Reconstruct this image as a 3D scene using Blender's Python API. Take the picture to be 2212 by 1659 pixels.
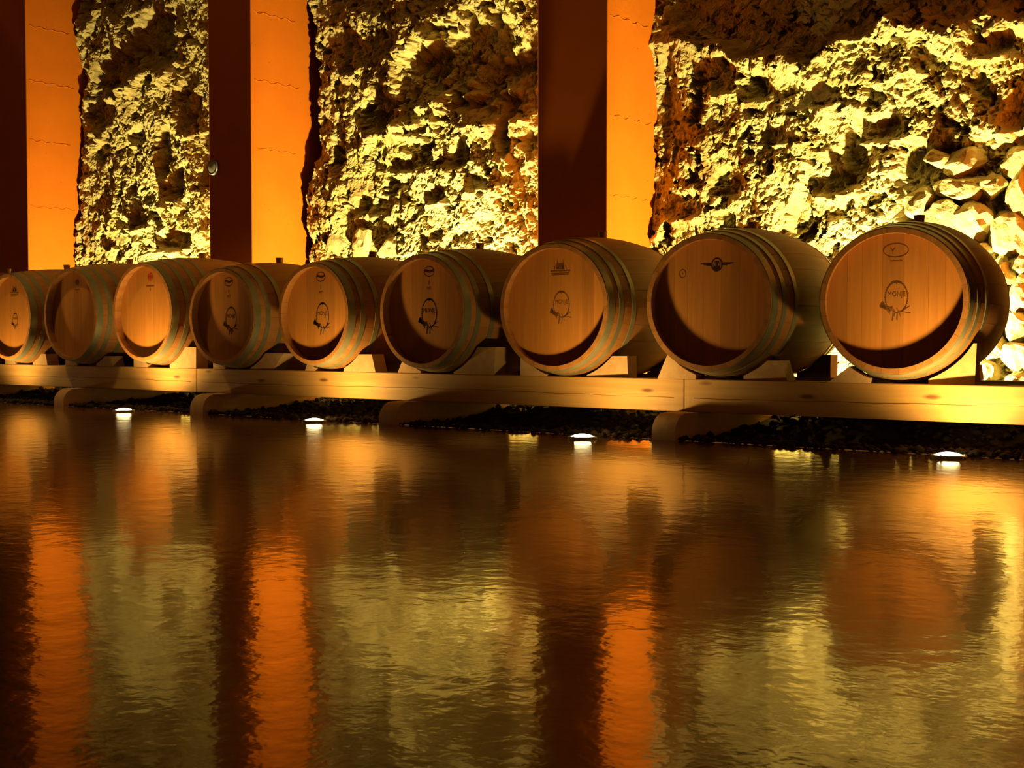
import bpy, bmesh, math, random
import numpy as np
from mathutils import Vector, Matrix

random.seed(7)
rng = np.random.default_rng(11)
scene = bpy.context.scene
COL = scene.collection
for o in list(bpy.data.objects):
    bpy.data.objects.remove(o, do_unlink=True)

# ------------------------------------------------------------------ camera
EYE = 0.4357
cam_d = bpy.data.cameras.new('camera')
cam_d.sensor_width = 36.0
cam_d.lens = 2758.3 / 2212 * 36.0
cam_d.clip_start = 0.05
cam = bpy.data.objects.new('camera', cam_d)
cam.location = (0, 0, EYE)
cam.rotation_euler = (math.pi / 2 - 0.0342, 0, 0.6706)
COL.objects.link(cam)
scene.camera = cam

# ------------------------------------------------------------------ world, exposure
world = bpy.data.worlds.new('cellar_dark')
scene.world = world
world.use_nodes = True
bgn = world.node_tree.nodes['Background']
bgn.inputs[0].default_value = (1.0, 0.34, 0.06, 1)     # faint warm glow of the rest of the cellar
bgn.inputs[1].default_value = 0.12
vs = scene.view_settings
vs.view_transform = 'Standard'
vs.look = 'None'
vs.gamma = 1.0
vs.use_curve_mapping = False
vs.exposure = 0.0
scene.cycles.use_denoising = True
scene.cycles.use_adaptive_sampling = True
scene.cycles.adaptive_threshold = 0.05
scene.cycles.caustics_reflective = False
scene.cycles.caustics_refractive = False
scene.cycles.max_bounces = 4
scene.cycles.diffuse_bounces = 1
scene.cycles.glossy_bounces = 2
scene.cycles.sample_clamp_indirect = 4.0
scene.cycles.blur_glossy = 0.5

FRONT_POWER = 27.0
REAR_POWER = 640.0
LIGHT_COL = (1.0, 0.66, 0.19)
REAR_COL = (1.0, 0.80, 0.27)

# ------------------------------------------------------------------ helpers
def link(o, parent=None):
    COL.objects.link(o)
    if parent is not None:
        o.parent = parent
    return o

def tag(o, label=None, cat=None, group=None, kind=None):
    if label: o['label'] = label
    if cat: o['category'] = cat
    if group: o['group'] = group
    if kind: o['kind'] = kind
    return o

def empty(name, loc):
    o = bpy.data.objects.new(name, None)
    o.empty_display_size = 0.1
    o.location = loc
    return link(o)

def mesh_obj(name, me, mat=None, parent=None, loc=(0, 0, 0), rot=(0, 0, 0)):
    o = bpy.data.objects.new(name, me)
    if mat is not None and not me.materials:
        me.materials.append(mat)
    o.location = loc
    o.rotation_euler = rot
    return link(o, parent)

def pydata(name, v, f, smooth=None):
    me = bpy.data.meshes.new(name)
    me.from_pydata([tuple(map(float, p)) for p in v], [], f)
    me.update()
    if smooth is not None:
        me.shade_smooth()
        me.set_sharp_from_angle(angle=math.radians(smooth))
    return me

def bm_mesh(name, bm, smooth=None):
    me = bpy.data.meshes.new(name)
    bmesh.ops.recalc_face_normals(bm, faces=bm.faces)
    bm.to_mesh(me)
    bm.free()
    if smooth is not None:
        me.shade_smooth()
        me.set_sharp_from_angle(angle=math.radians(smooth))
    return me

def box_bm(x0, x1, y0, y1, z0, z1, bevel=0.0, seg=2):
    bm = bmesh.new()
    bmesh.ops.create_cube(bm, size=1.0)
    for v in bm.verts:
        v.co = Vector(((x0 + x1) / 2 + v.co.x * (x1 - x0), (y0 + y1) / 2 + v.co.y * (y1 - y0), (z0 + z1) / 2 + v.co.z * (z1 - z0)))
    if bevel:
        bmesh.ops.bevel(bm, geom=bm.edges[:], offset=bevel, segments=seg, profile=0.5, affect='EDGES')
    return bm

def extrude_xz(poly, y0, y1, bevel=0.0):
    """prism: polygon in (x, z) pushed along y"""
    bm = bmesh.new()
    a = [bm.verts.new((x, y0, z)) for x, z in poly]
    b = [bm.verts.new((x, y1, z)) for x, z in poly]
    bm.faces.new(a)
    bm.faces.new(b[::-1])
    n = len(poly)
    for i in range(n):
        j = (i + 1) % n
        bm.faces.new((a[i], b[i], b[j], a[j]))
    bmesh.ops.recalc_face_normals(bm, faces=bm.faces)
    if bevel:
        bmesh.ops.bevel(bm, geom=[e for e in bm.edges if e.calc_face_angle(0) > 0.6], offset=bevel, segments=1, affect='EDGES')
    return bm

def lathe(profile, n=48, axis='z', caps=False):
    """profile [(r, h)] turned about an axis"""
    v, f = [], []
    m = len(profile)
    for i in range(n):
        a = 2 * math.pi * i / n
        c, s = math.cos(a), math.sin(a)
        for r, h in profile:
            v.append((r * c, r * s, h) if axis == 'z' else (r * c, h, r * s))
    for i in range(n):
        j = (i + 1) % n
        for k in range(m - 1):
            q = (i * m + k, j * m + k, j * m + k + 1, i * m + k + 1)
            f.append(q if axis == 'z' else q[::-1])
    if caps:
        a = tuple(i * m for i in range(n)); b = tuple(i * m + m - 1 for i in range(n))
        f.append(a[::-1] if axis == 'z' else a)
        f.append(b if axis == 'z' else b[::-1])
    return v, f

# ------------------------------------------------------------------ noise (numpy)
def _h(ix, iy, seed):
    n = (ix.astype(np.int64) * 374761393 + iy.astype(np.int64) * 668265263 + seed * 1442695041) & 0xFFFFFFFF
    n = ((n ^ (n >> 13)) * 1274126177) & 0xFFFFFFFF
    n = ((n ^ (n >> 16)) * 2246822519) & 0xFFFFFFFF
    return ((n ^ (n >> 15)) & 0xFFFFFF) / float(0xFFFFFF)

def vnoise(x, y, seed=0):
    ix, iy = np.floor(x), np.floor(y)
    fx, fy = x - ix, y - iy
    ux, uy = fx * fx * fx * (fx * (fx * 6 - 15) + 10), fy * fy * fy * (fy * (fy * 6 - 15) + 10)
    def g(dx, dy):
        a = _h(ix + dx, iy + dy, seed) * 2 * np.pi
        return np.cos(a) * (fx - dx) + np.sin(a) * (fy - dy)
    a, b, c, d = g(0, 0), g(1, 0), g(0, 1), g(1, 1)
    return 1.45 * ((a * (1 - ux) + b * ux) * (1 - uy) + (c * (1 - ux) + d * ux) * uy)

def fbm(x, y, seed=0, oct=4, gain=0.5):
    s = np.zeros_like(x); a = 1.0
    for i in range(oct):
        s += a * vnoise(x * 2 ** i + 17.3 * i, y * 2 ** i - 9.1 * i, seed + i)
        a *= gain
    return s

def worley(x, y, seed=0):
    ix, iy = np.floor(x), np.floor(y)
    f1 = np.full_like(x, 9.0); f2 = np.full_like(x, 9.0); cid = np.zeros_like(x)
    for dx in (-1, 0, 1):
        for dy in (-1, 0, 1):
            px = ix + dx + _h(ix + dx, iy + dy, seed)
            py = iy + dy + _h(ix + dx, iy + dy, seed + 5)
            d = np.hypot(px - x, py - y)
            hid = _h(ix + dx, iy + dy, seed + 9)
            nearer = d < f1
            f2 = np.where(nearer, f1, np.minimum(f2, d))
            cid = np.where(nearer, hid, cid)
            f1 = np.where(nearer, d, f1)
    return f1, f2, cid

def sstep(a, b, x):
    t = np.clip((x - a) / (b - a), 0, 1)
    return t * t * (3 - 2 * t)

def grid_mesh(name, V, flip=False):
    n, m, _ = V.shape
    me = bpy.data.meshes.new(name)
    me.vertices.add(n * m)
    me.vertices.foreach_set('co', V.reshape(-1).astype(np.float32))
    idx = np.arange(n * m).reshape(n, m)
    q = np.stack([idx[:-1, :-1], idx[1:, :-1], idx[1:, 1:], idx[:-1, 1:]], -1).reshape(-1, 4)
    if flip: q = q[:, ::-1]
    k = len(q)
    me.loops.add(k * 4)
    me.loops.foreach_set('vertex_index', q.reshape(-1).astype(np.int32))
    me.polygons.add(k)
    me.polygons.foreach_set('loop_start', (np.arange(k) * 4).astype(np.int32))
    me.update(calc_edges=True)
    me.shade_smooth()
    return me

# ------------------------------------------------------------------ materials
class NT:
    def __init__(self, name):
        self.m = bpy.data.materials.new(name)
        self.m.use_nodes = True
        self.t = self.m.node_tree
        self.p = self.t.nodes['Principled BSDF']
    def n(self, typ, **kw):
        nd = self.t.nodes.new(typ)
        for k, v in kw.items():
            if k.startswith('i_'):
                key = k[2:]
                nd.inputs[int(key) if key.isdigit() else key.replace('_', ' ')].default_value = v
            else:
                setattr(nd, k, v)
        return nd
    def l(self, a, ao, b, bi):
        self.t.links.new(a.outputs[ao], b.inputs[bi])
    def coords(self, scale, out='Object'):
        tc = self.n('ShaderNodeTexCoord'); mp = self.n('ShaderNodeMapping')
        mp.inputs['Scale'].default_value = scale
        self.l(tc, out, mp, 'Vector')
        return mp
    def noise(self, mp, scale=1.0, detail=4.0, rough=0.55, dist=0.0):
        nz = self.n('ShaderNodeTexNoise')
        nz.inputs['Scale'].default_value = scale; nz.inputs['Detail'].default_value = detail
        nz.inputs['Roughness'].default_value = rough; nz.inputs['Distortion'].default_value = dist
        self.l(mp, 'Vector', nz, 'Vector')
        return nz
    def ramp(self, src, so, stops):
        r = self.n('ShaderNodeValToRGB')
        e = r.color_ramp.elements
        while len(e) < len(stops): e.new(0.5)
        for el, (p, c) in zip(e, stops):
            el.position = p; el.color = (*c, 1)
        self.l(src, so, r, 'Fac')
        return r
    def mul(self, a, ao, b, bo, fac=1.0, mode='MULTIPLY'):
        mx = self.n('ShaderNodeMix', data_type='RGBA', blend_type=mode)
        mx.inputs[0].default_value = fac
        self.l(a, ao, mx, 6); self.l(b, bo, mx, 7)
        return mx
    def bump(self, src, so, dist, strength=1.0, prev=None):
        b = self.n('ShaderNodeBump')
        b.inputs['Distance'].default_value = dist; b.inputs['Strength'].default_value = strength
        self.l(src, so, b, 'Height')
        if prev: self.l(prev, 'Normal', b, 'Normal')
        return b

def wood(name, light, dark, grain, rough=0.6, rnd=0.25, bump=0.0006, spec=0.3):
    """grain = coordinate scale (small along the grain)"""
    w = NT(name)
    mp = w.coords(grain)
    nz = w.noise(mp, 1.0, 5.0, 0.6, 0.4)
    rp = w.ramp(nz, 'Fac', [(0.28, dark), (0.72, light)])
    oi = w.n('ShaderNodeObjectInfo')
    mr = w.n('ShaderNodeMapRange'); mr.inputs['To Min'].default_value = 1 - rnd; mr.inputs['To Max'].default_value = 1.0
    w.l(oi, 'Random', mr, 'Value')
    mx = w.mul(rp, 'Color', mr, 'Result')
    w.l(mx, 2, w.p, 'Base Color')
    w.p.inputs['Roughness'].default_value = rough
    w.p.inputs['Specular IOR Level'].default_value = spec
    b = w.bump(nz, 'Fac', bump)
    w.l(b, 'Normal', w.p, 'Normal')
    return w.m

M = {}
M['stave'] = wood('oak_staves', (0.47, 0.195, 0.048), (0.36, 0.138, 0.032), (30, 3, 30), rnd=0.14)
M['head'] = wood('oak_head', (0.60, 0.230, 0.042), (0.48, 0.172, 0.028), (42, 42, 3.2), rnd=0.22)
M['chock'] = wood('pale_chock_wood', (0.70, 0.42, 0.19), (0.56, 0.31, 0.13), (22, 9, 22), rnd=0.2, rough=0.75)
M['sleeper'] = wood('pale_sleeper_wood', (0.68, 0.40, 0.20), (0.55, 0.30, 0.14), (26, 3, 26), rnd=0.12, rough=0.75)

def pine():
    w = NT('pine_beam_wood')
    mp = w.coords((1.1, 26, 26))
    nz = w.noise(mp, 1.0, 5.0, 0.6, 0.8)
    rp = w.ramp(nz, 'Fac', [(0.25, (0.54, 0.27, 0.075)), (0.75, (0.74, 0.41, 0.125))])
    # knots
    mk = w.coords((2.6, 2.6, 9.0))
    vo = w.n('ShaderNodeTexVoronoi'); vo.inputs['Scale'].default_value = 1.0
    w.l(mk, 'Vector', vo, 'Vector')
    kr = w.ramp(vo, 'Distance', [(0.05, (0.22, 0.12, 0.06)), (0.12, (1, 1, 1))])
    mx = w.mul(rp, 'Color', kr, 'Color', 0.85)
    oi = w.n('ShaderNodeObjectInfo')
    mr = w.n('ShaderNodeMapRange'); mr.inputs['To Min'].default_value = 0.84; mr.inputs['To Max'].default_value = 1.0
    w.l(oi, 'Random', mr, 'Value')
    mz = w.mul(mx, 2, mr, 'Result')
    w.l(mz, 2, w.p, 'Base Color')
    w.p.inputs['Roughness'].default_value = 0.55
    w.p.inputs['Specular IOR Level'].default_value = 0.35
    b = w.bump(nz, 'Fac', 0.0008)
    w.l(b, 'Normal', w.p, 'Normal')
    return w.m
M['pine'] = pine()

def metal(name, c, rough, met=0.75):
    w = NT(name)
    mp = w.coords((14, 14, 14))
    nz = w.noise(mp, 1.0, 4.0, 0.6)
    rp = w.ramp(nz, 'Fac', [(0.3, tuple(x * 0.72 for x in c)), (0.7, c)])
    w.l(rp, 'Color', w.p, 'Base Color')
    w.p.inputs['Metallic'].default_value = met
    w.p.inputs['Roughness'].default_value = rough
    return w.m
M['hoop'] = metal('galvanised_hoop', (0.31, 0.275, 0.15), 0.38, 0.4)
M['fixture'] = metal('dark_steel', (0.30, 0.29, 0.27), 0.4)

def plain(name, c, rough=0.6, spec=0.4):
    w = NT(name)
    mp = w.coords((25, 25, 25))
    nz = w.noise(mp, 1.0, 3.0, 0.5)
    rp = w.ramp(nz, 'Fac', [(0.3, tuple(x * 0.85 for x in c)), (0.7, c)])
    w.l(rp, 'Color', w.p, 'Base Color')
    w.p.inputs['Roughness'].default_value = rough
    w.p.inputs['Specular IOR Level'].default_value = spec
    return w.m
M['ink'] = plain('burnt_ink', (0.055, 0.022, 0.008), 0.8, 0.1)
M['ink_pale'] = plain('faded_ink', (0.20, 0.075, 0.022), 0.8, 0.1)
M['ink_red'] = plain('red_ink', (0.55, 0.06, 0.015), 0.7, 0.2)
M['bung'] = plain('bung_silicone', (0.55, 0.26, 0.08), 0.6)
M['plaque'] = plain('plaque_white', (0.72, 0.70, 0.62), 0.35)
M['ceiling'] = plain('ceiling_plaster', (0.12, 0.08, 0.05), 0.9)

def emis(name, c, s):
    w = NT(name)
    w.p.inputs['Base Color'].default_value = (0.9, 0.85, 0.7, 1)
    w.p.inputs['Emission Color'].default_value = (*c, 1)
    w.p.inputs['Emission Strength'].default_value = s
    return w.m
M['lens'] = emis('lamp_lens', (1.0, 0.80, 0.36), 40.0)
M['rear_lens'] = emis('flood_lens', (1.0, 0.86, 0.45), 22.0)

def pillar_mat():
    w = NT('orange_painted_concrete')
    mp = w.coords((1, 1, 1))
    n1 = w.noise(mp, 3.0, 5.0, 0.6)
    rp = w.ramp(n1, 'Fac', [(0.3, (0.72, 0.175, 0.007)), (0.7, (0.80, 0.205, 0.009))])
    n2 = w.noise(mp, 55.0, 3.0, 0.5)
    pit = w.ramp(n2, 'Fac', [(0.24, (0.25, 0.2, 0.2)), (0.30, (1, 1, 1))])
    mx = w.mul(rp, 'Color', pit, 'Color', 0.8)
    w.l(mx, 2, w.p, 'Base Color')
    w.p.inputs['Roughness'].default_value = 0.7
    w.p.inputs['Specular IOR Level'].default_value = 0.25
    b = w.bump(n2, 'Fac', 0.0015, 0.6)
    b2 = w.bump(n1, 'Fac', 0.006, 0.6, b)
    w.l(b2, 'Normal', w.p, 'Normal')
    return w.m
M['pillar'] = pillar_mat()

def rock_mat():
    w = NT('volcanic_rock')
    mp = w.coords((1, 1, 1))
    n1 = w.noise(mp, 5.0, 4.0, 0.65)
    rp = w.ramp(n1, 'Fac', [(0.28, (0.30, 0.18, 0.065)), (0.44, (0.58, 0.47, 0.20)), (0.7, (0.70, 0.60, 0.29))])
    n2 = w.noise(mp, 60.0, 3.0, 0.7)
    b = w.bump(n2, 'Fac', 0.010, 0.7)
    w.l(rp, 'Color', w.p, 'Base Color')
    w.l(b, 'Normal', w.p, 'Normal')
    w.p.inputs['Roughness'].default_value = 0.9
    w.p.inputs['Specular IOR Level'].default_value = 0.1
    return w.m
M['rock'] = rock_mat()

def gravel_mat():
    w = NT('dark_lava_gravel')
    mp = w.coords((1, 1, 1))
    n1 = w.noise(mp, 22.0, 4.0, 0.6)
    rp = w.ramp(n1, 'Fac', [(0.3, (0.018, 0.011, 0.008)), (0.62, (0.034, 0.019, 0.012)), (0.85, (0.075, 0.038, 0.022))])
    w.l(rp, 'Color', w.p, 'Base Color')
    w.p.inputs['Roughness'].default_value = 0.85
    w.p.inputs['Specular IOR Level'].default_value = 0.2
    b = w.bump(n1, 'Fac', 0.006, 0.7)
    w.l(b, 'Normal', w.p, 'Normal')
    return w.m
M['gravel'] = gravel_mat()

def floor_mat():
    w = NT('polished_concrete')
    mp = w.coords((1, 1, 1))
    n1 = w.noise(mp, 2.2, 4.0, 0.62, 0.6)
    n2 = w.noise(mp, 14.0, 3.0, 0.6)
    rp = w.ramp(n1, 'Fac', [(0.28, (0.08, 0.032, 0.012)), (0.5, (0.18, 0.075, 0.024)), (0.72, (0.26, 0.11, 0.036))])
    r2 = w.ramp(n2, 'Fac', [(0.3, (0.65, 0.62, 0.6)), (0.65, (1, 1, 1))])
    mx = w.mul(rp, 'Color', r2, 'Color', 0.8)
    w.l(mx, 2, w.p, 'Base Color')
    rr = w.n('ShaderNodeMapRange')
    rr.inputs['From Min'].default_value = 0.3; rr.inputs['From Max'].default_value = 0.75
    rr.inputs['To Min'].default_value = 0.03; rr.inputs['To Max'].default_value = 0.075
    w.l(n1, 'Fac', rr, 'Value'); w.l(rr, 'Result', w.p, 'Coat Roughness')
    w.p.inputs['Roughness'].default_value = 0.14
    w.p.inputs['Specular IOR Level'].default_value = 0.45
    w.p.inputs['Specular Tint'].default_value = (1.0, 0.66, 0.30, 1)
    w.p.inputs['Coat Weight'].default_value = 0.4
    w.p.inputs['Coat IOR'].default_value = 1.5
    w.p.inputs['Coat Tint'].default_value = (1.0, 0.86, 0.62, 1)
    w.p.inputs['IOR'].default_value = 1.5
    n3 = w.noise(mp, 9.0, 2.0, 0.5)
    n4 = w.noise(mp, 38.0, 2.0, 0.55)
    b = w.bump(n3, 'Fac', 0.0012, 1.0)
    b2 = w.bump(n4, 'Fac', 0.00042, 1.0, b)
    w.l(b2, 'Normal', w.p, 'Normal'); w.l(b2, 'Normal', w.p, 'Coat Normal')
    return w.m
M['floor'] = floor_mat()

# ================================================================== the setting
FLOOR_EDGE = 4.785
def structure(name, bm, mat, smooth=None):
    o = mesh_obj(name, bm_mesh(name, bm, smooth), mat)
    tag(o, kind='structure')
    return o
floor = structure('floor', box_bm(-17, 5, -6, FLOOR_EDGE, -0.12, 0.0), M['floor'])
tag(floor, 'polished brown concrete floor mirroring the barrels and pillars', 'floor')
ceiling = structure('ceiling', box_bm(-17, 5, -6, 7.6, 4.3, 4.45), M['ceiling'])
tag(ceiling, 'dark cellar ceiling above the rock wall', 'ceiling')
wall_back = structure('wall_back', box_bm(-17, 5, 7.32, 7.6, -0.12, 4.3), M['rock'])
tag(wall_back, 'rough yellow-lit rock wall behind the barrels', 'wall')

# ------------------------------------------------------------------ pillars (square, orange paint)
PIL = [(-13.95, -13.48), (-10.83, -10.365), (-7.851, -7.36), (-4.721, -4.210), (-1.62, -1.11)]
P_LABEL = ['orange concrete pillar beyond the left edge of the photo',
           'leftmost orange concrete pillar, above the first two barrels',
           'orange concrete pillar with the small round plaque, second from left',
           'widest orange concrete pillar, right of the middle rock panel',
           'orange concrete pillar beyond the right edge of the photo']
SEAMS = {1: [3.20, 2.72, 2.20, 1.62], 2: [2.847, 2.351, 1.852], 3: [2.33, 1.75, 1.285], 0: [2.4], 4: [2.3]}
PY0, PY1 = 6.2, 7.34
for i, (a, b) in enumerate(PIL):
    p = structure('pillar', box_bm(a, b, PY0, PY1, -0.1, 4.3, bevel=0.006, seg=2), M['pillar'])
    tag(p, P_LABEL[i], 'pillar')
    for k, z in enumerate(SEAMS[i]):      # thin proud lines left by the formwork boards
        n = 14
        verts, faces = [], []
        for j in range(n + 1):
            y = PY0 + 0.03 + (0.44 if k % 2 else 0.40) * j / n
            zz = z + 0.008 * math.sin(j * 1.7 + i) + random.uniform(-0.004, 0.004)
            t = 0.003 + 0.002 * random.random()
            for dx, dz in ((-0.004, -t), (0.0035, -t * 0.4), (0.0035, t * 0.4), (-0.004, t)):
                verts.append((b + dx, y, zz + dz))
        for j in range(n):
            for q in range(3):
                faces.append((4 * j + q, 4 * j + 4 + q, 4 * j + 5 + q, 4 * j + 1 + q))
        mesh_obj('formwork_seam', pydata('formwork_seam', verts, faces), M['pillar'], p)

# ------------------------------------------------------------------ rock faces between the pillars
WY = 6.72
DARK_C = np.array([(-4.3, 2.31), (-4.05, 2.28), (-3.925, 2.27), (-3.784, 2.18), (-3.645, 2.09), (-3.466, 2.07), (-3.321, 2.07), (-3.151, 1.97),
                   (-3.069, 2.06), (-2.907, 2.11), (-2.775, 2.12), (-2.672, 2.16), (-2.521, 2.12), (-2.325, 2.08), (-2.16, 2.09), (-1.5, 2.15)])
# hollows: x, z, half width, half height, depth
HOLLOWS = {
    'A': [(-9.25, 2.98, .34, .26, .26), (-9.72, 2.78, .30, .17, .22), (-10.02, 2.52, .18, .24, .20), (-9.11, 2.02, .08, .24, .16), (-8.95, 1.27, .22, .09, .22),
          (-9.5, 1.46, .20, .06, .14), (-8.80, 2.35, .12, .2, .12), (-8.95, 1.72, .14, .14, .16), (-10.2, 3.45, .10, .22, .2), (-9.5, 2.2, .10, .07, .10)],
    'B': [(-5.72, 2.38, .46, .26, .26), (-5.42, 2.12, .28, .22, .20), (-6.18, 2.22, .20, .28, .20), (-6.52, 2.10, .16, .18, .16), (-5.37, 1.85, .06, .22, .14),
          (-6.82, 2.55, .12, .16, .12), (-6.15, 1.84, .15, .10, .12), (-5.8, 1.70, .10, .10, .14), (-6.32, 1.70, .18, .07, .10), (-6.55, 1.40, .10, .07, .12),
          (-6.98, 1.9, .07, .30, .10), (-6.0, 1.45, .10, .06, .10), (-5.6, 1.5, .10, .06, .10), (-6.75, 1.45, .06, .10, .10)],
    'C': [(-2.80, 1.58, .14, .07, .15), (-2.93, 1.42, .07, .16, .16), (-3.05, 1.32, .10, .08, .14), (-3.74, 1.98, .10, .10, .12), (-3.72, 1.36, .11, .11, .12),
          (-3.25, 1.14, .06, .16, .15), (-3.50, 1.90, .10, .08, .10), (-3.10, 1.80, .10, .08, .12), (-3.98, 1.24, .12, .08, .12), (-2.06, 1.58, .08, .09, .12),
          (-2.2, 1.95, .10, .06, .10), (-4.12, 1.9, .05, .3, .10), (-2.5, 1.9, .07, .05, .08), (-3.4, 1.6, .10, .05, .08)],
    'D': [(-12.2, 2.6, .3, .3, .2)],
}
def rock(key, x0, x1, step, seed):
    z0, z1 = -0.05, 4.3
    nx, nz = int((x1 - x0) / step) + 1, int((z1 - z0) / step) + 1
    X, Z = np.meshgrid(np.linspace(x0, x1, nx), np.linspace(z0, z1, nz), indexing='ij')
    wx = X + 0.018 * fbm(X * 9, Z * 9, seed + 40, 2)
    wz = Z + 0.018 * fbm(X * 9 + 9, Z * 9, seed + 50, 2)
    d = 0.060 * fbm(X * 1.1, Z * 1.1, seed, 2)
    mid = fbm(wx * 4.5, wz * 4.5, seed + 3, 5, 0.55)
    d += 0.036 * mid
    # crust of lumps, coarse to fine, with tight joints between them
    msk = sstep(-0.30, 0.30, fbm(X * 2.2, Z * 2.2, seed + 21, 3))
    f1, f2, cid = worley(wx * 9.5, wz * 9.5, seed + 11)
    d += 0.016 * cid * sstep(0.02, 0.22, f2 - f1) * msk
    g1, g2, gid = worley(wx * 21, wz * 21, seed + 12)
    d += 0.017 * (0.25 + gid) * np.sqrt(np.clip(1 - (g1 / 0.8) ** 2, 0, 1)) * (0.45 + 0.55 * msk)
    k1, k2, kid = worley(wx * 46, wz * 46, seed + 13)
    d += 0.008 * (0.2 + kid) * np.sqrt(np.clip(1 - (k1 / 0.85) ** 2, 0, 1))
    d += 0.006 * fbm(X * 45, Z * 45, seed + 31, 2, 0.7)
    # pits
    pn = fbm(wx * 5.5 + 31, wz * 5.5, seed + 61, 4, 0.6)
    d -= 0.070 * sstep(0.45, 0.75, pn)
    qn = fbm(wx * 15 + 31, wz * 15, seed + 66, 3, 0.6)
    d -= 0.030 * sstep(0.45, 0.7, qn)
    # hollows with ragged rims
    rag = 0.46 * fbm(X * 6, Z * 6, seed + 71, 3, 0.5)
    for hx, hz, rx, rz, dep in HOLLOWS[key]:
        e = np.hypot((X - hx) / rx, (Z - hz) / rz) + rag * min(1.0, 0.22 / max(rx, rz) + 0.45)
        d -= 0.50 * dep * sstep(1.35, 0.55, e)
        u, q = (X - hx) / rx + 0.5 * rag, (Z - hz) / rz + 0.8 * rag      # jutting lip under each hollow
        d += min(0.075, 0.36 * dep) * np.exp(-((q + 1.02) / 0.30) ** 2) * sstep(1.25, 0.75, np.abs(u))
    if key == 'C':
        zb = np.interp(X, DARK_C[:, 0], DARK_C[:, 1])
        d -= 0.17 * sstep(-0.03, 0.10, Z - zb + 0.10 * rag) * sstep(-4.16, -3.98, X + 0.1 * rag)
        d += 0.055 * np.exp(-((Z - zb + 0.05 + 0.10 * rag) / 0.06) ** 2)
        stn = sstep(-2.72, -2.58, X + 0.2 * rag) * sstep(1.50, 1.40, Z + 0.15 * rag)
        d -= 0.08 * stn
    if key == 'B':                        # the rock does not quite reach the pillar: an open cleft
        gap = 0.115 + 0.035 * np.sin(Z * 3.1 + 1.0) + 0.05 * fbm(Z * 3, Z * 0 + 4.2, 77, 3)
        d -= 0.55 * sstep(gap + 0.03, gap - 0.06, X - x0)
    if key == 'A':
        d -= 0.25 * sstep(0.05, 0.0, X - x0 - 0.02 + 0.03 * rag)
    jx = 0.004 * fbm(X * 30, Z * 30, seed + 81, 2)
    jz = 0.004 * fbm(X * 30 + 5, Z * 30, seed + 91, 2)
    yy = d - 0.06 * fbm(X * 1.1, Z * 1.1, seed, 2)
    jx = jx + 0.030 * fbm(yy * 16 + 3, Z * 16, seed + 83, 3, 0.6) * sstep(0.05, 0.16, -yy)
    jz = jz + 0.035 * fbm(yy * 16 + 8, X * 16, seed + 93, 3, 0.6) * sstep(0.05, 0.16, -yy)
    V = np.stack([X + jx, np.minimum(WY - d, 7.31), Z + jz], -1)
    me = grid_mesh('rock_face', V)
    me.shade_flat()
    o = mesh_obj('rock_face', me, M['rock'], wall_back)
    return o
rock('A', -10.40, -7.84, 0.0085, 101)
rock('B', -7.39, -4.70, 0.0080, 202)
rock('C', -4.24, -1.60, 0.0075, 303)
rock('D', -13.5, -10.81, 0.03, 404)

# loose masonry stones set in the rock
STONES = [(-2.319, 1.37, 0.182, 0.136), (-2.46, 1.40, 0.121, 0.091), (-2.044, 1.353, 0.158, 0.145), (-2.342, 1.23, 0.242, 0.136), (-2.188, 1.229, 0.152, 0.121),
          (-2.022, 1.195, 0.136, 0.227), (-2.258, 1.035, 0.212, 0.188), (-2.42, 1.066, 0.182, 0.182), (-2.069, 0.965, 0.182, 0.212), (-2.231, 0.90, 0.136, 0.067),
          (-2.01, 0.835, 0.136, 0.101), (-2.12, 0.777, 0.121, 0.091), (-2.00, 0.668, 0.167, 0.20), (-2.03, 0.508, 0.15, 0.142), (-2.14, 0.412, 0.121, 0.103),
          (-2.01, 0.354, 0.167, 0.121), (-2.184, 0.284, 0.10, 0.121), (-2.02, 0.231, 0.141, 0.091), (-2.545, 1.181, 0.162, 0.152), (-2.20, 0.62, 0.16, 0.15), (-2.35, 0.80, 0.2, 0.16),
          (-2.38, 0.55, 0.2, 0.18), (-2.56, 0.95, 0.18, 0.18), (-1.86, 1.05, 0.16, 0.18), (-1.87, 0.78, 0.16, 0.2), (-1.88, 0.46, 0.16, 0.2), (-1.88, 1.33, 0.16, 0.16),
          (-10.05, 1.387, 0.104, 0.096), (-9.786, 1.199, 0.152, 0.113), (-9.667, 1.339, 0.2, 0.157), (-9.333, 1.191, 0.176, 0.096), (-10.153, 1.247, 0.088, 0.113), (-9.103, 1.368, 0.2, 0.113),
          (-6.989, 1.16, 0.15, 0.17), (-6.73, 1.158, 0.193, 0.193), (-6.439, 1.084, 0.179, 0.148)]
def stone_mesh(w, h, dep, seed):
    r = random.Random(seed)
    bm = bmesh.new()
    bmesh.ops.create_icosphere(bm, subdivisions=3, radius=1.0)
    cuts = [(Vector((r.uniform(-1, 1), r.uniform(-1, 0.6), r.uniform(-1, 1))).normalized(), r.uniform(0.55, 0.85)) for _ in range(9)]
    cuts.append((Vector((r.uniform(-.3, .3), -1, r.uniform(-.25, .25))).normalized(), 0.6))
    for v in bm.verts:
        c = v.co.copy()
        for n, k in cuts:
            e = c.dot(n) - k
            if e > 0: c -= n * e * 0.92
        p = np.array([c.x * 2.6 + seed]), np.array([c.z * 2.6 + c.y * 1.7])
        c *= 1 + 0.10 * float(fbm(p[0], p[1], seed, 5, 0.65)[0])
        v.co = Vector((c.x * w * 0.68, c.y * dep, c.z * h * 0.68))
    return bm_mesh('stone', bm)
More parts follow.
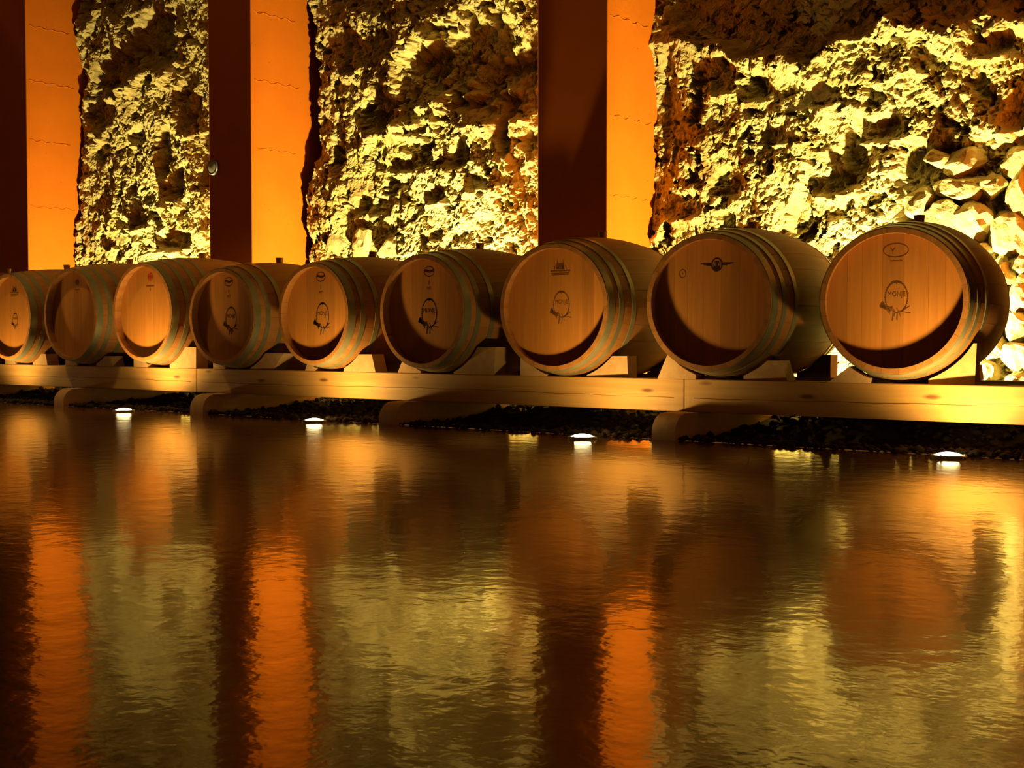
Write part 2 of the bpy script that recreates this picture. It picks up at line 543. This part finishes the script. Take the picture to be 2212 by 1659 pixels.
for i, (x, z, w, h) in enumerate(STONES):
    mesh_obj('stone', stone_mesh(w, h, 0.13 + 0.05 * random.random(), 900 + i), M['rock'], wall_back, loc=(x, WY + 0.035, z), rot=(0, random.uniform(-.3, .3), 0))

# ------------------------------------------------------------------ gravel strip under the rack
def ground(X, Y):
    z = 0.003 + 0.050 * sstep(5.12, 5.72, Y)
    z = z + 0.050 * sstep(-2.78, -2.4, X) * sstep(4.95, 5.35, Y)
    z = z + 0.045 * np.exp(-((X + 5.35) / 0.22) ** 2) * sstep(5.2, 5.6, Y) + 0.03 * np.exp(-((X + 4.0) / 0.3) ** 2) * sstep(5.2, 5.6, Y)
    return z + 0.008 * fbm(X * 7, Y * 7, 5, 3) * sstep(4.8, 5.3, Y)
gx, gy = np.meshgrid(np.arange(-13.5, 1.0, 0.03), np.arange(FLOOR_EDGE + 0.002, 7.33, 0.03), indexing='ij')
gz = ground(gx, gy)
nb = gx.shape
base_me_v = np.stack([gx, gy, gz], -1)
ico = bmesh.new(); bmesh.ops.create_icosphere(ico, subdivisions=1, radius=1.0)
iv = np.array([v.co[:] for v in ico.verts]); jf = np.array([[v.index for v in f.verts] for f in ico.faces]); ico.free()
NP = 12000
px = rng.uniform(-11.0, -0.6, NP); py = FLOOR_EDGE + 0.004 + 1.45 * rng.random(NP) ** 1.5
pr_ = 0.006 + 0.017 * rng.random(NP) ** 3
pz = ground(px, py) + pr_ * 0.3
sc = pr_[:, None] * rng.uniform(0.7, 1.3, (NP, 3)); sc[:, 2] *= 0.75
PV = iv[None] * sc[:, None, :] * rng.uniform(0.82, 1.18, (NP, len(iv), 1)) + np.stack([px, py, pz], -1)[:, None, :]
PF = (jf[None] + (np.arange(NP) * len(iv))[:, None, None]).reshape(-1, 3)
gi = np.arange(nb[0] * nb[1]).reshape(nb)
gq = np.stack([gi[:-1, :-1], gi[1:, :-1], gi[1:, 1:], gi[:-1, 1:]], -1).reshape(-1, 4)
ng = nb[0] * nb[1]
gme = bpy.data.meshes.new('gravel_bed')
allv = np.concatenate([base_me_v.reshape(-1, 3), PV.reshape(-1, 3)])
gme.vertices.add(len(allv)); gme.vertices.foreach_set('co', allv.reshape(-1).astype(np.float32))
loops = np.concatenate([gq.reshape(-1), (PF + ng).reshape(-1)])
gme.loops.add(len(loops)); gme.loops.foreach_set('vertex_index', loops.astype(np.int32))
starts = np.concatenate([np.arange(len(gq)) * 4, len(gq) * 4 + np.arange(len(PF)) * 3])
gme.polygons.add(len(starts)); gme.polygons.foreach_set('loop_start', starts.astype(np.int32))
gme.update(calc_edges=True)
gravel = mesh_obj('gravel_bed', gme, M['gravel'])
tag(gravel, 'dark lava gravel strip between polished floor and rock wall', 'gravel', kind='stuff')

# ================================================================== the rack: sleepers and beams
BEAM_Y0, BEAM_Y1, BEAM_Z0, BEAM_Z1 = 4.97, 5.07, 0.1156, 0.2618
REAR_Y0, REAR_Y1 = 5.58, 5.68
SLEEP = [(-9.30, -9.18, 'pale sleeper under the beam beyond the left edge of the photo'),
         (-7.673, -7.562, 'small dim sleeper end under the beam near the left edge'),
         (-6.226, -6.106, 'pale rounded sleeper end between the first and second floor lights from the left'),
         (-4.66, -4.542, 'pale rounded sleeper end between the second and third floor lights from the left'),
         (-2.995, -2.878, 'largest rounded sleeper end, right of the brightest floor light'),
         (-1.33, -1.21, 'pale sleeper under the beam beyond the right edge of the photo')]
for x0, x1, lab in SLEEP:
    prof = [(4.762, 0.0)]
    rad = 0.085
    for k in range(9):
        a = math.pi - k / 8 * math.pi / 2
        prof.append((4.762 + rad * 1.15 + rad * 1.15 * math.cos(a), BEAM_Z0 - rad + rad * math.sin(a)))
    prof += [(5.70, BEAM_Z0), (5.705, BEAM_Z0 - 0.005), (5.705, 0.0)]
    bm = bmesh.new()
    w = x1 - x0
    A = [bm.verts.new((-w / 2, y - 5.23, z)) for y, z in prof]
    B = [bm.verts.new((w / 2, y - 5.23, z)) for y, z in prof]
    bm.faces.new(A); bm.faces.new(B[::-1])
    for k in range(len(prof)):
        j = (k + 1) % len(prof)
        bm.faces.new((A[k], B[k], B[j], A[j]))
    o = mesh_obj('rack_sleeper', bm_mesh('rack_sleeper', bm, 25), M['sleeper'], loc=((x0 + x1) / 2, 5.23, 0.0))
    tag(o, lab, 'sleeper', 'sleepers under the barrel rack')

JOINTS = [-9.91, -6.434, -2.956, 0.5]
FB = ['pine beam length under the barrels at the left end of the rack',
      'middle pine beam length under the barrels, facing the camera',
      'brightly lit pine beam length at the right end of the rack']
RB = ['rear pine beam length hidden behind the left barrels', 'rear pine beam length hidden behind the middle barrels', 'rear pine beam length behind the two rightmost barrels']
for k in range(3):
    for (y0, y1, labs) in ((BEAM_Y0, BEAM_Y1, FB), (REAR_Y0, REAR_Y1, RB)):
        a, b = JOINTS[k] + 0.001, JOINTS[k + 1] - 0.001
        cx, cy = (a + b) / 2, (y0 + y1) / 2
        bm = box_bm(a - cx, b - cx, y0 - cy, y1 - cy, 0.0, BEAM_Z1 - BEAM_Z0, bevel=0.004, seg=2)
        o = mesh_obj('timber_beam', bm_mesh('timber_beam', bm), M['pine'], loc=(cx, cy, BEAM_Z0))
        tag(o, labs[k], 'beam', 'beams of the barrel rack')
        if y0 == BEAM_Y0:                 # long drying crack along the face: a shallow dark groove lip
            n = 60
            v, f = [], []
            for j in range(n + 1):
                x = a - cx + 0.05 + (b - a - 0.1) * j / n
                z = 0.066 + 0.004 * math.sin(x * 2.3 + k) + 0.0015 * math.sin(x * 17)
                t = 0.0011 * (0.35 + abs(math.sin(x * 3.1 + k * 2)))
                v += [(x, y0 - cy - 0.0006, z - t), (x, y0 - cy - 0.0006, z + t)]
            for j in range(n):
                f.append((2 * j, 2 * j + 2, 2 * j + 3, 2 * j + 1))
            mesh_obj('drying_crack', pydata('drying_crack', v, f), M['ink_pale'], o)

# ================================================================== barrels
HEAD_Y = 4.85
LEN = 0.95
NST = 26
BULGE = 0.055
# name key: x, radius at the head, axis height
BARRELS = [
    dict(x=-9.19, R=0.300, zc=0.600, hoops=3, mark=None, red=None,
         label='oak barrel almost entirely cut off by the left edge of the photo'),
    dict(x=-8.39, R=0.300, zc=0.600, hoops=3, mark='towers', emblem=(0.015, -0.02, 0.7),
         label='leftmost fully lit oak barrel, cut by the photo edge, small emblem low on its head'),
    dict(x=-7.6167, R=0.3060, zc=0.6080, hoops=3, mark='redround',
         label='second oak barrel from the left, shaded head with a faint reddish stamp'),
    dict(x=-6.8185, R=0.3065, zc=0.6129, hoops=4, mark='redsquares',
         label='most brightly lit pale oak barrel with a small red stamp at the top'),
    dict(x=-6.0428, yaw=2.5, R=0.2823, zc=0.5768, hoops=3, mark='oval', emblem=(0.03, -0.012, 1.0),
         label='oak barrel with oval emblem, just right of the brightly lit pale barrel'),
    dict(x=-5.2537, R=0.2802, zc=0.5820, hoops=3, mark='oval', emblem=(0.025, -0.012, 1.08),
         label='oak barrel with oval emblem above the second floor light from the left'),
    dict(x=-4.4453, R=0.2899, zc=0.5842, hoops=3, mark='oval', emblem=(0.012, -0.01, 1.12),
         label='oak barrel with the clearest oval emblem, left half of its head in shade'),
    dict(x=-3.6033, yaw=4.5, R=0.2998, zc=0.5926, hoops=3, mark='towers', emblem=(0.018, 0.012, 0.95),
         label='third oak barrel from the right, stamped with twin towers above the emblem'),
    dict(x=-2.7713, yaw=4, R=0.2946, zc=0.5987, hoops=3, mark='winged',
         label='darkest oak barrel, second from the right, with a winged round stamp'),
    dict(x=-1.9456, yaw=9, R=0.2867, zc=0.5903, hoops=3, mark='ellipse', emblem=(0.004, 0.014, 0.95),
         label='nearest oak barrel at the right end of the row, ellipse stamp above the emblem'),
]

def prof_r(R, t):
    u = (t - LEN / 2) / (LEN / 2)
    return R + BULGE * (1 - u * u)

def stave_mesh(R):
    th = 0.025
    half = math.pi / NST
    gap = 0.0004 / R
    nA = 4
    ys = [0.0, 0.012, 0.03, 0.06, 0.12, 0.2, 0.3, 0.4, 0.475, 0.55, 0.65, 0.75, 0.83, 0.89, 0.92, 0.938, 0.95]
    v, f = [], []
    for y in ys:
        ro = prof_r(R, y)
        ri = ro - th
        if y in (0.0, 0.95): ri += 0.004
        for k in range(nA + 1):
            a = -half + gap + (2 * half - 2 * gap) * k / nA
            v.append((ro * math.sin(a), y, ro * math.cos(a)))
        for k in range(nA + 1):
            a = half - gap - (2 * half - 2 * gap) * k / nA
            v.append((ri * math.sin(a), y, ri * math.cos(a)))
    m = 2 * (nA + 1)
    for i in range(len(ys) - 1):
        for k in range(m):
            k2 = (k + 1) % m
            f.append((i * m + k, i * m + k2, (i + 1) * m + k2, (i + 1) * m + k))
    f.append(tuple(range(m))[::-1]); f.append(tuple((len(ys) - 1) * m + k for k in range(m)))
    bm = bmesh.new()
    bv = [bm.verts.new(p) for p in v]
    for q in f: bm.faces.new([bv[i] for i in q])
    return bm_mesh('stave', bm, 40)

def hoop_mesh(R, y0, y1):
    t = 0.0028
    pr = []
    for k in range(5):
        y = y0 + (y1 - y0) * k / 4
        pr.append((prof_r(R, y) + t, y))
    pr = [(prof_r(R, y0) - 0.001, y0)] + pr + [(prof_r(R, y1) - 0.001, y1)]
    v, f = lathe(pr, 72, 'y')
    return pydata('hoop', v, f, 40)

def board_mesh(r, a, b):
    """head board: slice a..b of a disc of radius r, grain upright, front at y = 0"""
    pts_t, pts_b = [], []
    n = 12
    for k in range(n + 1):
        x = a + (b - a) * k / n
        x = max(-r * 0.9999, min(r * 0.9999, x))
        z = math.sqrt(max(0.0, r * r - x * x))
        pts_t.append((x, z)); pts_b.append((x, -z))
    poly = pts_b + pts_t[::-1]
    clean = []
    for p in poly:
        if not clean or (abs(p[0] - clean[-1][0]) + abs(p[1] - clean[-1][1])) > 1e-4:
            clean.append(p)
    bm = extrude_xz(clean, 0.0, 0.02)
    return bm_mesh('head_board', bm)

# ---- prints
def quad_bm(): return bmesh.new()
def add_poly(bm, pts):
    try:
        bm.faces.new([bm.verts.new((x, 0, z)) for x, z in pts])
    except ValueError:
        pass
def add_disc(bm, cx, cz, rx, rz=None, n=12):
    rz = rz or rx
    add_poly(bm, [(cx + rx * math.cos(2 * math.pi * k / n), cz + rz * math.sin(2 * math.pi * k / n)) for k in range(n)])
def add_ring(bm, cx, cz, rx, rz, t, n=40, a0=0.0, a1=2 * math.pi):
    for k in range(n):
        u, w = a0 + (a1 - a0) * k / n, a0 + (a1 - a0) * (k + 1) / n
        add_poly(bm, [(cx + (rx - t) * math.cos(u), cz + (rz - t) * math.sin(u)), (cx + rx * math.cos(u), cz + rz * math.sin(u)),
                      (cx + rx * math.cos(w), cz + rz * math.sin(w)), (cx + (rx - t) * math.cos(w), cz + (rz - t) * math.sin(w))])
def add_bar(bm, x0, z0, x1, z1, t):
    d = Vector((x1 - x0, z1 - z0)); n = Vector((-d.y, d.x)).normalized() * t / 2
    add_poly(bm, [(x0 - n.x, z0 - n.y), (x1 - n.x, z1 - n.y), (x1 + n.x, z1 + n.y), (x0 + n.x, z0 + n.y)])
def add_text(bm, s, cx, cz, size, width=None):
    cu = bpy.data.curves.new('lettering', 'FONT')
    cu.body = s; cu.size = size; cu.align_x = 'CENTER'; cu.resolution_u = 3
    ob = bpy.data.objects.new('lettering', cu)
    me = bpy.data.meshes.new_from_object(ob)
    xs = [v.co.x for v in me.vertices]
    k = (width / (max(xs) - min(xs))) if width else 1.0
    vv = [bm.verts.new((cx + v.co.x * k, 0, cz + v.co.y)) for v in me.vertices]
    for p in me.polygons:
        try: bm.faces.new([vv[i] for i in p.vertices])
        except ValueError: pass
    bpy.data.objects.remove(ob); bpy.data.meshes.remove(me); bpy.data.curves.remove(cu)

def print_mesh(name, bm):
    me = bpy.data.meshes.new(name)
    bm.normal_update()
    for fc in bm.faces:
        if fc.normal.y > 0: fc.normal_flip()
    bm.to_mesh(me); bm.free()
    return me

def emblem_bm():
    bm = quad_bm()
    rx, rz = 0.046, 0.066
    add_ring(bm, 0, 0, rx, rz, 0.0028, 48, math.radians(-62), math.radians(236))
    for k in range(34):
        a = math.radians(-58 + 290 * k / 33)
        add_disc(bm, rx * math.cos(a), rz * math.sin(a), 0.0036 if (k % 2 or a < 1) else 0.0028, n=8)
    for a in (-24, -12, 0, 12, 24):       # thicker crown of leaves at the top
        q = math.radians(90 + a)
        add_disc(bm, rx * math.cos(q), rz * math.sin(q), 0.0062 - abs(a) * 0.00008, 0.0048, 8)
    add_disc(bm, 0, rz - 0.006, 0.004, 0.005, 8)
    add_text(bm, 'MONJE', 0.0, 0.004, 0.030, 0.072)
    # bunch of grapes and vine leaf at the lower left
    for x, z, r in ((-.056, -.030, .010), (-.061, -.036, .008), (-.050, -.038, .009), (-.056, -.024, .007), (-.045, -.043, .007)):
        add_disc(bm, x, z, r, r, 12)
    add_poly(bm, [(-.045, -.046), (-.034, -.036), (-.022, -.040), (-.015, -.034), (-.018, -.050), (-.026, -.060), (-.027, -.074), (-.033, -.062)])
    # trailing stems along the bottom
    for x0, z0, x1, z1, t in ((-.02, -.052, .0, -.064, .004), (0, -.064, .022, -.058, .005), (.022, -.058, .040, -.040, .006), (.030, -.060, .058, -.064, .003),
                              (-.012, -.060, -.016, -.096, .005), (.004, -.066, .003, -.094, .005), (.012, -.062, .018, -.080, .004), (.034, -.050, .054, -.036, .003),
                              (-.02, -.040, -.006, -.056, .003), (.0, -.044, .010, -.060, .003), (-.006, -.066, -.010, -.078, .004)):
        add_bar(bm, x0, z0, x1, z1, t)
    return bm
EMBLEM = print_mesh('printed_emblem', emblem_bm())

def stamp_mesh(kind):
    bm = quad_bm()
    if kind == 'oval':
        add_ring(bm, 0, 0.0, 0.036, 0.027, 0.003, 36)
        n = 14
        top, bot = [], []
        for k in range(n + 1):
            x = -0.033 + 0.066 * k / n
            z = 0.002 + 0.003 * math.sin(k * 0.55 + 0.4)
            top.append((x, z + 0.006 + 0.002 * math.sin(k * 2.1))); bot.append((x, z - 0.005))
        for k in range(n):
            add_poly(bm, [bot[k], bot[k + 1], top[k + 1], top[k]])
        add_text(bm, 'I', 0.0, -0.066, 0.030)
        add_text(bm, 'MT', 0.0, -0.094, 0.022)
    elif kind == 'towers':
        for s in (-1, 1):
            add_poly(bm, [(s * .006, 0), (s * .024, 0), (s * .021, .022), (s * .016, .050), (s * .013, .022)][::s])
            add_bar(bm, s * .034, 0, s * .028, .016, .004)
        add_poly(bm, [(-.020, 0), (.020, 0), (.014, .028), (-.014, .028)])
        add_bar(bm, -.055, -.008, .055, -.008, .006)
        add_bar(bm, -.050, -.019, .050, -.019, .003)
        add_bar(bm, -.046, -.026, .046, -.026, .003)
    elif kind == 'winged':
        add_ring(bm, 0, 0, .027, .030, .006, 32)
        add_ring(bm, 0, -.002, .016, .018, .003, 24)
        add_disc(bm, 0, .004, .007, .011, 12)
        add_poly(bm, [(-.016, -.006), (.016, -.006), (.012, -.022), (-.012, -.022)])
        for s in (-1, 1):
            for k in range(3):
                add_bar(bm, s * .028, .006 - k * .004, s * (.078 - k * .014), .005 - k * .004, .0032)
    elif kind == 'dot':
        add_ring(bm, 0, 0, .017, .019, .0025, 24)
        add_disc(bm, 0, 0, .003, .003, 8)
    elif kind == 'ellipse':
        add_ring(bm, 0, 0, .050, .028, .0026, 44)
        add_text(bm, 'Y', -0.012, -0.014, 0.034)
        for k in range(7):
            add_bar(bm, -.022 + .007 * k, -.040 - .003 * (k % 2), -.016 + .007 * k, -.043 + .003 * (k % 2), .0022)
    elif kind == 'redround':
        add_disc(bm, 0, 0, .022, .020, 16)
        add_bar(bm, -.028, -.048, .028, -.048, .006); add_bar(bm, -.004, -.066, .004, -.066, .006)
    elif kind == 'redsquares':
        add_disc(bm, 0, 0, .030, .024, 20)
    return print_mesh('printed_stamp', bm)
def stamp_dark(kind):
    bm = quad_bm()
    if kind == 'redsquares':
        for x in (-.017, 0.0, .017):
            add_poly(bm, [(x - .005, -.010), (x + .005, -.010), (x + .005, .007), (x - .005, .007)])
        add_bar(bm, -.040, -.058, .040, -.058, .006); add_disc(bm, 0, -.080, .005, .008, 8)
    return print_mesh('printed_lettering', bm)

# chocks (front): (outer foot, outer top, top height) left / right of the axis
CHOCKS = [((.25, .25, .34), (.30, .28, .34)), ((.25, .25, .34), (.30, .28, .34)), ((.25, .25, .34), (.30, .28, .33)), ((.265, .265, .37), (.377, .379, .393)),
          ((.215, .215, .345), (.310, .391, .359)), ((.200, .178, .325), (.361, .333, .359)), ((.282, .235, .363), (.384, .394, .401)),
          ((.264, .264, .368), (.338, .333, .362)), ((.306, .258, .368), (.317, .289, .348)), ((.286, .200, .360), (.290, .296, .424))]
ORD = ['barrel at the left photo edge', 'leftmost visible barrel', 'shaded second barrel from the left', 'brightly lit pale barrel', 'fourth visible barrel from the left',
       'fifth visible barrel from the left', 'fourth barrel from the right', 'third barrel from the right', 'second barrel from the right', 'nearest, rightmost barrel']
BG = 'oak wine barrels lying in a row'

def chock_mesh(c, r, side, ob, ot, top):
    """block on the beam hollowed to the barrel's curve; x relative to the axis, z from the beam top"""
    zc = c
    pts = []
    x_in = 0.115
    zt = min(top, zc - math.sqrt(max(1e-6, r * r - min(ot, r * 0.97) ** 2))) if ot < r else top
    zt = min(top, zt) if ot < r else top
    x_top = math.sqrt(max(0.0, r * r - (zc - zt) ** 2))
    pts.append((x_in, 0.0))
    n = 8
    arc = []
    for k in range(n + 1):
        x = x_in + (min(x_top, ot) - x_in) * k / n
        arc.append((x, zc - math.sqrt(max(1e-6, r * r - x * x))))
    outer = [(ot, zt)] if ot > x_top + 0.004 else []
    poly = [(x_in, 0.0)] + arc + outer + [(ob, 0.0)]
    poly = [(x * side, z) for x, z in poly]
    return poly

for bi, B in enumerate(BARRELS):
    R, zc = B['R'], B['zc']
    Rb = R + BULGE
    root = empty('wine_barrel', (B['x'], HEAD_Y, zc - Rb))
    tag(root, B['label'], 'barrel', BG)
    root.rotation_euler = (0, 0, math.radians(B.get('yaw', 0)))
    ax = (0, 0, Rb)
    sm = stave_mesh(R)
    off = random.random() * 0.2
    for k in range(NST):
        mesh_obj('stave', sm, M['stave'], root, ax, (0, 2 * math.pi * (k + off) / NST, 0))
    spans = [(0.004, 0.046), (0.078, 0.108), (0.172, 0.202)]
    if B['hoops'] == 4: spans = [(0.004, 0.046), (0.088, 0.118), (0.170, 0.200), (0.262, 0.292)]
    for a, b in spans:
        mesh_obj('hoop', hoop_mesh(R, a, b), M['hoop'], root, ax)
        mesh_obj('hoop', hoop_mesh(R, LEN - b, LEN - a), M['hoop'], root, ax)
    # rivet pairs on the front hoops
    # heads
    hy = 0.052
    rin = prof_r(R, hy + 0.01) - 0.0255
    v, f = lathe([(0.001, 0.021), (rin, 0.021), (rin, 0.030), (0.001, 0.030)], 56, 'y')
    head = mesh_obj('head', pydata('head', v, f, 30), M['head'], root, (0, hy, Rb))
    nb_ = 7
    cuts = [-rin] + sorted(-rin + 2 * rin * (k + random.uniform(-.22, .22)) / nb_ for k in range(1, nb_)) + [rin]
    for a, b in zip(cuts[:-1], cuts[1:]):
        g = 0.0003
        mesh_obj('head_board', board_mesh(rin, a + g, b - g), M['head'], head)
    v, f = lathe([(0.001, LEN - hy), (rin, LEN - hy), (rin, LEN - hy - 0.02), (0.001, LEN - hy - 0.02)], 56, 'y')
    mesh_obj('head', pydata('rear_head', [(x, y, z) for x, y, z in v], f, 30), M['head'], root, ax)
    # prints on the front head
    if B.get('emblem'):
        ex, ez, es = B['emblem']
        faded = bi in (7, 9)
        me = EMBLEM.copy()
        e = mesh_obj('printed_emblem', me, M['ink_pale'] if faded else M['ink'], head, (ex, -0.0008, ez))
        e.scale = (es, 1, es)
        e['label'] = 'dark oval emblem with beaded rim reading MONJE'
    mk = B.get('mark')
    if mk:
        sz = {'oval': (0.012, 0.205), 'towers': (0.012, 0.180), 'winged': (0.02, 0.165), 'ellipse': (0.0, 0.200), 'redround': (0.015, 0.215), 'redsquares': (0.02, 0.222)}[mk]
        mat = M['ink_red'] if mk == 'redsquares' else M['ink_pale'] if mk in ('towers', 'ellipse', 'winged', 'redround') else M['ink']
        if mk == 'winged': mat = M['ink']
        mesh_obj('printed_stamp', stamp_mesh(mk), mat, head, (sz[0], -0.0008, sz[1]))
        if mk == 'winged':
            mesh_obj('printed_stamp', stamp_mesh('dot'), M['ink_pale'], head, (sz[0] - .165, -0.0008, sz[1] - .035))
        if mk == 'redsquares':
            mesh_obj('printed_lettering', stamp_dark(mk), M['ink_pale'], head, (sz[0], -0.0014, sz[1]))
    # bung on top of the belly
    v, f = lathe([(0.019, -0.012), (0.021, 0.008), (0.024, 0.030), (0.022, 0.033), (0.001, 0.033)], 20, 'z')
    mesh_obj('bung', pydata('bung', v, f, 40), M['bung'], root, (0, LEN / 2, 2 * Rb))
    # chocks
    for row, (y0, y1) in enumerate(((BEAM_Y0 + 0.004, BEAM_Y1 - 0.004), (REAR_Y0 + 0.004, REAR_Y1 - 0.004))):
        ym = max(y0 - HEAD_Y, 0) if row == 1 else y1 - HEAD_Y
        rr = max(prof_r(R, y0 - HEAD_Y), prof_r(R, y1 - HEAD_Y)) + 0.0035
        for side in (-1, 1):
            ob, ot, tp = CHOCKS[bi][0 if side < 0 else 1]
            if row == 1: ob, ot, tp = (0.28, 0.28, 0.367) if not (bi == 9 and side > 0) else (0.21, 0.20, 0.33)
            poly = chock_mesh(zc - BEAM_Z1, rr, side, ob, ot, tp - BEAM_Z1)
            bm = extrude_xz(poly, -(y1 - y0) / 2, (y1 - y0) / 2)
            o = mesh_obj('barrel_chock', bm_mesh('barrel_chock', bm), M['chock'], loc=(B['x'] - math.tan(math.radians(B.get('yaw', 0))) * ((y0 + y1) / 2 - HEAD_Y), (y0 + y1) / 2, BEAM_Z1), rot=(0, 0, math.radians(B.get('yaw', 0))))
            tag(o, ('rear ' if row else '') + 'wooden chock wedged under the ' + ('left' if side < 0 else 'right') + ' flank of the ' + ORD[bi], 'chock',
                'rear chocks on the rack' if row else 'front chocks on the rack')

# ================================================================== lights
def downlight(loc, aim, label, power, spot):
    root = empty('ceiling_spotlight', loc)
    tag(root, label, 'ceiling lamp')
    v, f = lathe([(0.05, 0.0), (0.05, -0.02), (0.012, -0.02), (0.012, -0.07)], 24)
    mesh_obj('mount', pydata('mount', v, f, 40), M['fixture'], root)
    q = (Vector(aim) - Vector(loc)).to_track_quat('-Z', 'Y').to_euler()
    v, f = lathe([(0.001, 0.06), (0.045, 0.055), (0.05, 0.04), (0.055, -0.10), (0.05, -0.10), (0.045, -0.05)], 28)
    mesh_obj('lamp_head', pydata('lamp_head', v, f, 40), M['fixture'], root, (0, 0, -0.12), q)
    v, f = lathe([(0.045, -0.055), (0.02, -0.058), (0.0005, -0.06)], 28)
    mesh_obj('lens', pydata('lens', v, f, 40), M['lens'], root, (0, 0, -0.12), q)
    ld = bpy.data.lights.new('lamp_glow', 'SPOT')
    ld.energy = power; ld.color = LIGHT_COL; ld.spot_size = spot; ld.spot_blend = 0.7; ld.shadow_soft_size = 0.14
    lo = bpy.data.objects.new('lamp_glow', ld)
    d = (Vector(aim) - Vector(loc)).normalized()
    lo.location = Vector((0, 0, -0.12)) + d * 0.125; lo.rotation_euler = q
    link(lo, root)

def uplight(name, x, y, z, label, power, col, lens, size, rot, spot, blend, rad, group, dome):
    root = empty(name, (x, y, z))
    tag(root, label, 'floor light', group)
    r = size
    v, f = lathe([(r * 1.0, 0.0), (r * 1.0, 0.008), (r * 0.94, 0.012), (r * 0.80, 0.012), (r * 0.78, 0.007)], 36)
    mesh_obj('bezel', pydata('bezel', v, f, 40), M['fixture'], root)
    v, f = lathe([(r * 0.79, 0.006), (r * 0.7, 0.006 + dome * 0.45), (r * 0.5, 0.006 + dome * 0.75), (r * 0.25, 0.006 + dome * 0.95), (0.0005, 0.006 + dome)], 36)
    mesh_obj('lens', pydata('lens', v, f, 60), lens, root)
    for k in range(3):
        a = k * 2.094 + 0.4
        v, f = lathe([(0.004, 0.011), (0.004, 0.0145), (0.0005, 0.015)], 8)
        mesh_obj('screw', pydata('screw', v, f, 40), M['fixture'], root, (r * 0.87 * math.cos(a), r * 0.87 * math.sin(a), 0))
    ld = bpy.data.lights.new('lamp_glow', 'SPOT')
    ld.energy = power; ld.color = col; ld.spot_size = spot; ld.spot_blend = blend; ld.shadow_soft_size = rad
    lo = bpy.data.objects.new('lamp_glow', ld)
    lo.location = (0, 0, dome + 0.016); lo.rotation_euler = rot
    link(lo, root)
    return root

FL = [(-6.70, 4.63, 1.6, 'leftmost floor uplight, on the floor edge before the bright pale barrel'),
      (-5.04, 4.66, 0.95, 'second floor uplight from the left, at the gravel edge'),
      (-3.26, 4.61, 0.85, 'brightest floor uplight, third from the left, left of the largest sleeper'),
      (-1.665, 4.70, 1.7, 'rightmost floor uplight, in front of the nearest barrel'),
      (-8.36, 4.63, 0.9, 'floor uplight at the far left end of the rack, outside the photo')]
for x, y, gain, lab in FL:
    cone = 126 if x < -6 else 140 if x > -2 else 160
    # spot points along local -Z: flipped to look up and a little toward the barrels
    uplight('floor_uplight', x, y, 0.0, lab, FRONT_POWER * gain, LIGHT_COL, M['lens'], 0.066, (math.pi - 0.44, 0, 0), math.radians(cone), 1.0, 0.022, 'uplights along the floor edge', 0.016)

downlight((-8.6, 3.2, 4.3), (-7.35, 5.05, 0.65), 'ceiling spotlight above the left barrels, outside the photo', 170.0, math.radians(38))

RL = [(-2.62, 'hidden flood lamp on the gravel behind the two rightmost barrels', -0.18, 1.0),
      (-5.62, 'hidden flood lamp on the gravel behind the middle barrels', 0.0, 1.0),
      (-8.80, 'hidden flood lamp on the gravel behind the left barrels', 0.0, 0.72)]
for x, lab, side, gain in RL:
    fl = uplight('flood_lamp', x, 6.27, 0.068, lab, REAR_POWER * gain, REAR_COL, M['rear_lens'], 0.08, (math.pi - 0.45, side, 0), math.radians(172), 0.3, 0.03, 'flood lamps behind the barrels', 0.018)
    v, f = [], []
    for k in range(13):                   # curved shield on the barrel side, added unseen to block spill onto the barrels
        a = math.radians(180 + 15 + 150 * k / 12)
        for rr_, zz in ((0.084, 0.0), (0.084, 0.19), (0.087, 0.19), (0.087, 0.0)):
            v.append((rr_ * 1.15 * math.cos(a), rr_ * math.sin(a), zz))
    for k in range(12):
        for q in range(4):
            f.append((4 * k + q, 4 * k + (q + 1) % 4, 4 * k + 4 + (q + 1) % 4, 4 * k + 4 + q))
    mesh_obj('added_light_shield', pydata('added_light_shield', v, f, 40), M['fixture'], fl)

# ================================================================== round plaque on the second pillar
pq = empty('round_plaque', (-7.789, PY0, 1.74))
tag(pq, 'small round pale disc fixed to the pillar near the rock wall', 'plaque')
v, f = lathe([(0.058, 0.0), (0.058, -0.018), (0.053, -0.024), (0.046, -0.024)], 32, 'y')
mesh_obj('rim', pydata('rim', v, f, 40), M['fixture'], pq)
v, f = lathe([(0.048, -0.022), (0.035, -0.027), (0.0005, -0.030)], 32, 'y')
mesh_obj('disc', pydata('disc', v, f, 60), M['plaque'], pq)
